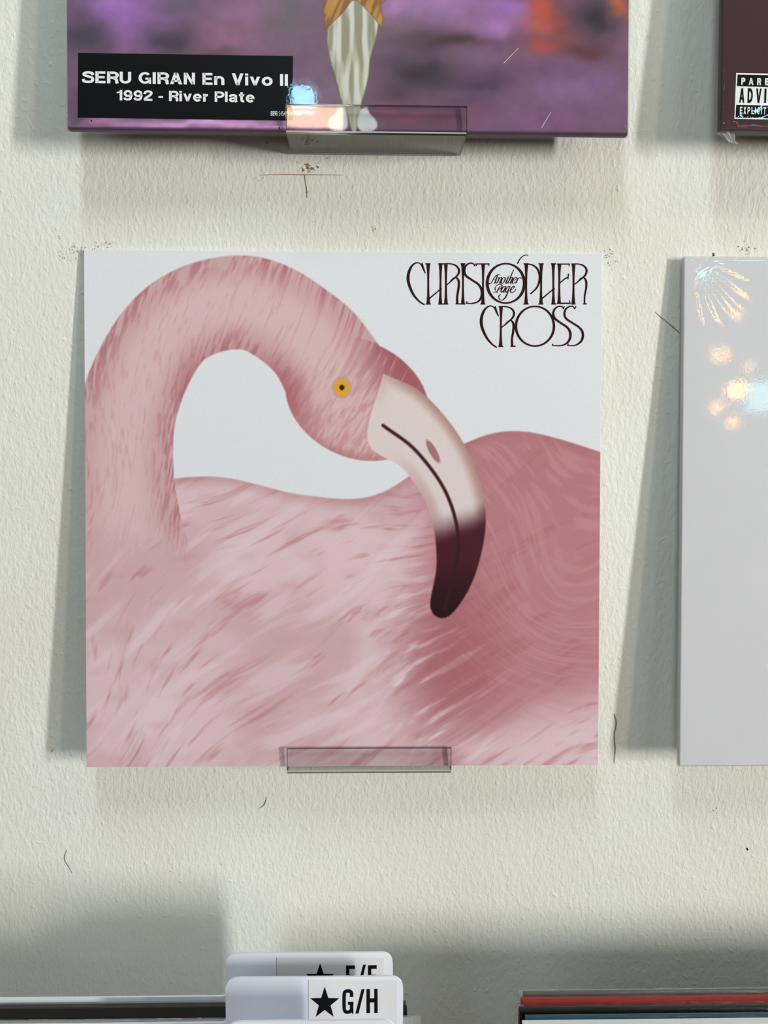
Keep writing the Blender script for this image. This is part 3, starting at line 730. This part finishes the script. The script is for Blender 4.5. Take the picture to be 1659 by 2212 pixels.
text_fit('warning_lettering', 'CONTENT', 1664, 1712, 229, 245, pf, M_whiteink, pbo, 0.20)
maroon.wrap(M_filmw, n=130, corners=[(-1, -1, 34, 26), (-1, 1, 30, 30)], wave=0.3, fold=0.9, seed=8)
def tag_end(root, x, z, seed):   # loose gathered tail of shrink wrap under a corner
    random.seed(seed); vs, fs = [], []
    prof = [(-1.0, 0.3, 5.2), (-2.2, 1.0, 4.4), (-4.0, 2.5, 3.6), (-5.8, 3.8, 2.6), (-7.2, 5.0, 1.4)]
    for j, (dz, dx, wd_) in enumerate(prof):
        for i in range(9):
            t = i/8-0.5
            vs.append(Vector((x+dx+t*wd_*1.9+(2.2 if i > 6 else 0)*(j > 3), 1.6+math.sin(i*2.1+j)*0.9, z+dz+math.sin(i*1.7)*0.5))*MM)
    for j in range(len(prof)-1):
        for i in range(8): fs.append([j*9+i, j*9+i+1, (j+1)*9+i+1, (j+1)*9+i])
    return mesh_obj('loose_wrap_end', vs, fs, M_tail, root, True)
M_tail = mat_film('gathered_wrap', 0.18, 1.5, 2.2, 0.0004, 700, haze=0.25)
tag_end(maroon.root, -157+3, 0, 3)

# ---- white cover, right
white = Sleeve('record_sleeve', 'plain white record sleeve in crinkled glossy wrap, right of the pink one',
               314, 311.5, 4.6, 191.0+157, -24.5, -154.6, LEAN*0.99, group='record sleeves on wall ledges')
white.body(M_sleevewhite, bev=0.7)
white.wrap(M_filmw, n=170, corners=[(-1, 1, 27, 30), (-1, -1, 18, 24), (1, 1, 25, 30)], wave=0.14, fold=0.9, seed=12)

# ---- plain neighbour beyond the left edge of the picture; its shade falls into view
leftn = Sleeve('record_sleeve', 'pale grey record sleeve hanging beyond the left edge, left of the pink one',
               314, 314, 3.0, -243.5-157, -22.0, -154.9, LEAN, group='record sleeves on wall ledges')
leftn.body(M_greycard, bev=0.7)

# ------------------------------------------------------------------ clear ledges
def ledge(label, x0, x1, zs, ylip, lip=13.0, tb=1.7):
    """L-shaped clear acrylic ledge: back plate on the wall, foot plate, upturned front lip."""
    cx = (x0+x1)/2; hw = (x1-x0)/2
    t = thing('display_ledge', label, 'ledge', (cx, -0.1, zs-tb), (0, 0, 0), 'clear acrylic ledges')
    box('back_plate', (-hw, hw, -1.9, 0, 0, 34), M_acr, t, 0.3)
    box('foot_plate', (-hw, hw, ylip, -1.9, 0, tb), M_acrfoot, t, 0.0)
    box('foot_edge', (-hw, hw, -1.9, -1.3, -0.25, 0.15), M_acrlite, t, 0.05)
    for s in (-1, 1): box('foot_edge', (s*hw-0.25, s*hw+0.25, ylip, -1.5, -0.2, tb), M_acredge, t, 0.05)
    box('front_lip', (-hw, hw, ylip-1.8, ylip, 0, tb+lip), M_acr, t, 0.25)
    box('lip_edge', (-hw, hw, ylip-1.85, ylip+0.05, tb+lip, tb+lip+0.45), M_acredge, t, 0.1)
    for s in (-1, 1):
        e = (s*hw-0.02*(s < 0), s*hw+0.4*s) if s > 0 else (-hw-0.4, -hw)
        box('lip_edge', (min(e), max(e), ylip-1.85, ylip+0.05, 0, tb+lip+0.3), M_acredge, t, 0.1)
    box('foot_edge', (-hw, hw, ylip-2.4, ylip-1.8, 0.2, 1.1), M_acrlite, t, 0.1)
    box('foot_edge', (-hw, hw, ylip-2.4, ylip-1.8, -0.8, 0.2), M_acredge, t, 0.1)
    return t
ledge('clear ledge holding the pink bird record sleeve', -49.6, 50.0, -155.2, -23.0, 12.4)
ledge('clear ledge under the purple cloud record sleeve', -47.0, 54.4, 218.0, -29.4, 13.6)
ledge('clear ledge under the white record sleeve', 300, 400, -155.0, -25.6, 12.4)
ledge('clear ledge under the maroon record sleeve', 312, 412, 220.6, -29.6, 13.0)
ledge('clear ledge under the pale grey record sleeve', -450, -350, -155.2, -23.0, 12.4)

# ------------------------------------------------------------------ record bins below
def bin_(label, x0, x1):
    t = thing('record_bin', label, 'bin', ((x0+x1)/2, -100, -1150))
    hw = (x1-x0)/2
    box('bottom_panel', (-hw, hw, -60, 84, 555, 567), M_bin, t, 0.8)
    for s in (-1, 1): box('side_panel', (s*hw-6, s*hw+6, -60, 84, 555, 700), M_bin, t, 0.8)
    box('front_panel', (-hw, hw, -72, -60, 555, 700), M_bin, t, 0.8)
    box('back_panel', (-hw, hw, 84, 96, 555, 720), M_bin, t, 0.8)
    for sx in (-1, 1):
        for sy in (-55, 70): box('leg', (sx*(hw-20)-15, sx*(hw-20)+15, sy-12, sy+12, 0, 555), M_bin, t, 1.0)
bin_('plywood record bin below the lettered dividers', -320, 40)
bin_('plywood record bin below the red record sleeve', 70, 430)
ZB = -583.0

def round_poly(pts, n=6):
    """polygon with per-corner radii: (x, z, r)"""
    out = []; N = len(pts)
    for i in range(N):
        p = np.array(pts[i][:2], float); r = pts[i][2]
        a = np.array(pts[i-1][:2], float); b = np.array(pts[(i+1) % N][:2], float)
        if r <= 0: out.append(p); continue
        u = (a-p)/np.linalg.norm(a-p); v = (b-p)/np.linalg.norm(b-p)
        for k in range(n+1):
            t = k/n; out.append((p+u*r)*(1-t)**2+2*p*t*(1-t)+(p+v*r)*t*t)
    return out

def divider(label, y, zt, zb, tx0, tx1, tape, star, letters, dz=0):
    t = thing('bin_divider', label, 'divider', (tx1-157, y, ZB), (0, 0, 0), 'white plastic bin dividers')
    ox, oz = tx1-157, ZB
    P = round_poly([(tx1-314, ZB, 3), (tx1-314, zb, 5), (tx0, zb, 2.5), (tx0, zt, 7.5), (tx1, zt, 7.5), (tx1, ZB, 3)], 8)
    n = len(P); bm = bmesh.new()
    A = [bm.verts.new(Vector((p[0]-ox, -0.6, p[1]-oz))*MM) for p in P]; B = [bm.verts.new(Vector((p[0]-ox, 0.6, p[1]-oz))*MM) for p in P]
    bm.faces.new(A); bm.faces.new(B[::-1])
    for i in range(n): bm.faces.new((A[i], B[i], B[(i+1) % n], A[(i+1) % n]))
    bm_obj('divider_sheet', bm, M_plastic, t)
    def at(e):
        def fn(p):
            k = fw+(p[0]-W/2)/FPX*RT+(p[1]-H/2)/FPX*DN; tt = (y-0.6-CAM[1])/k[1]; q = CAM+tt*k
            return Vector((q[0]-ox, -0.6-e, q[2]-oz))*MM
        return fn
    if tape:
        f = Flat(); f.poly([(tape[0], tape[2]), (tape[1], tape[2]+1), (tape[1], tape[3]), (tape[0], tape[3])])
        lb = f.lay('paper_label', at(0.06), M_tape, t); lb['label'] = 'pale paper label with a black star and letters'
        f = Flat(); f.poly([(tape[0]-.5, tape[2]), (tape[0]+.5, tape[2]), (tape[0]+.5, tape[3]), (tape[0]-.5, tape[3])])
        f.lay('label_edge', at(0.07), M_mark, lb)
        cx, cy, R, ry = star; f = Flat()
        ctr = (cx, cy); pts = []
        for i in range(10):
            a = -math.pi/2+i*math.pi/5; r = 1.0 if i % 2 == 0 else 0.40
            pts.append((cx+R*r*math.cos(a), cy+ry*r*math.sin(a)))
        for i in range(10): f.poly([ctr, pts[i], pts[(i+1) % 10]])
        f.lay('star', at(0.14), M_black, lb)
        f = Flat(); letters(f); f.lay('lettering', at(0.14), M_black, lb)
    return t

def rect(f, x0, y0, x1, y1): f.poly([(x0, y0), (x1, y0), (x1, y1), (x0, y1)])
def gh(f):
    b = lambda X, Y: (460+X/3.607, 2030+Y/3.607)
    w = 27/3.607
    f.stroke([b(1080, 445), b(1080, 415), b(1068, 400), b(1052, 398), b(1034, 402), b(1024, 420), b(1022, 480), b(1024, 540), b(1034, 560), b(1050, 563), b(1068, 558), b(1080, 540), b(1080, 495)], [w]*8)
    f.poly([b(1052, 482), b(1095, 481), b(1095, 506), b(1052, 507)]); f.poly([b(1080, 540), b(1095, 540), b(1095, 574), b(1082, 574)])
    f.poly([b(1110, 574), b(1158, 384), b(1182, 383), b(1135, 573)])
    f.poly([b(1196, 383), b(1224, 383), b(1224, 570), b(1196, 571)]); f.poly([b(1256, 382), b(1283, 381), b(1284, 569), b(1257, 570)]); f.poly([b(1222, 455), b(1258, 454), b(1258, 487), b(1222, 488)])
def ef(f):
    b = lambda X, Y: (460+X/3.607, 2030+Y/3.607)
    f.poly([b(1037, 199), b(1062, 199), b(1062, 385), b(1037, 385)]); f.poly([b(1060, 199), b(1106, 199), b(1106, 227), b(1060, 227)])
    f.poly([b(1060, 272), b(1097, 272), b(1097, 300), b(1060, 300)]); f.poly([b(1060, 357), b(1106, 357), b(1106, 385), b(1060, 385)])
    f.poly([b(1122, 385), b(1170, 195), b(1192, 192), b(1147, 385)])
    f.poly([b(1208, 198), b(1234, 198), b(1234, 384), b(1208, 384)]); f.poly([b(1232, 198), b(1276, 197), b(1276, 226), b(1232, 226)]); f.poly([b(1232, 271), b(1268, 271), b(1268, 299), b(1232, 299)])
divider('rear white divider tab with a star and E/F, half hidden behind G/H', -70, -241.7, -266.8, -79.9, 13.6, (597.5, 828.5, 2068.5, 2215), (691.5, 2114, 32.5, 33.5), ef)
divider('front white divider tab reading G/H beside a black star', -88, -243.1, -268.4, -76.6, 18.6, (666, 857, 2117, 2225), (701.5, 2167, 33, 36), gh)
divider('blank white divider nearest the camera, only its top edge showing', -120, -242.9, -270, -70.3, 14.0, None, None, None)

def bin_sleeve(label, x0, y0, y1, zt, mat, w=314, wrap=None, wx=0.0, grp='records standing in the bins', n_inner=True):
    t = thing('bin_record', label, 'record sleeve', (x0+w/2, (y0+y1)/2, ZB), (0, 0, 0), grp)
    th = abs(y1-y0)
    h = zt-ZB
    box('card_body', (-w/2, w/2, -th/2, th/2, 0, h), mat, t, min(0.5, th*0.25))
    if wrap:
        g = 0.5; n = 160; vs, fs = [], []
        prof = [(-th/2-0.4, h-26), (-th/2-0.45, h-1.6), (-th/2-0.2, h-0.4), (-th/2+0.5, h+0.55), (-th/2+1.4, h+0.85), (0, h+0.75), (th/2-0.2, h+0.5), (th/2+0.3, h-0.6), (th/2+0.3, h-26)]
        for i in range(n+1):
            x = -w/2-wx+(w+2*wx)*i/n
            for j, (yy, zz) in enumerate(prof):
                e = 0.35*(fbm(np.array([x/7.0]), np.array([j*.6]), 3, int(abs(x0))+3)[0]-.5) if 0 < j < 8 else 0
                vs.append(Vector((x, yy, zz+e))*MM)
        k = len(prof)
        for i in range(n):
            for j in range(k-1): fs.append([i*k+j, i*k+j+1, (i+1)*k+j+1, (i+1)*k+j])
        mesh_obj('plastic_wrap', vs, fs, wrap, t, True)
    return t
M_topfilm = mat_film('bin_shrink_wrap', 0.05, 1.5, 0.6, 0.00003, 700, (1, 1, 1))
M_clear = mat_film('clear_outer_sleeve', 0.10, 1.5, 1.2, 0.0001, 300, haze=0.10)
# left bin
bin_sleeve('dark brown record edge standing just in front of the E/F divider', 21.0-314, -76.2, -72.6, -268.6, M_brown)
bin_sleeve('black record edge standing close behind the G/H divider', 21.2-314, -84.6, -76.6, -268.2, M_dark)
bin_sleeve('record in a clear plastic sleeve sticking out right of the G/H divider', 24.0-314, -87.0, -85.0, -268.5, M_greycard, wrap=M_clear, wx=4.5)
# right bin
bin_sleeve('dark slate record edge in clear sleeve, rearmost of the right bin', 88.0, -68.6, -65.4, -268.8, M_slate, wrap=M_clear, wx=2.5)
bin_sleeve('thick red record edge in shrink wrap, in the right bin', 86.0, -76.6, -69.4, -269.3, M_red, wrap=M_topfilm, wx=0.5)
bin_sleeve('black record edge with glinting wrap, in front of the red one', 83.2, -82.4, -77.4, -268.8, M_dark, wrap=M_topfilm, wx=0.8)
bin_sleeve('teal record edge in shrink wrap, in front of the black one', 85.6, -87.0, -83.0, -269.6, M_teal, wrap=M_topfilm, wx=0.5)
bin_sleeve('white record edge, frontmost of the right bin', 83.0, -93.0, -88.0, -269.0, M_card)
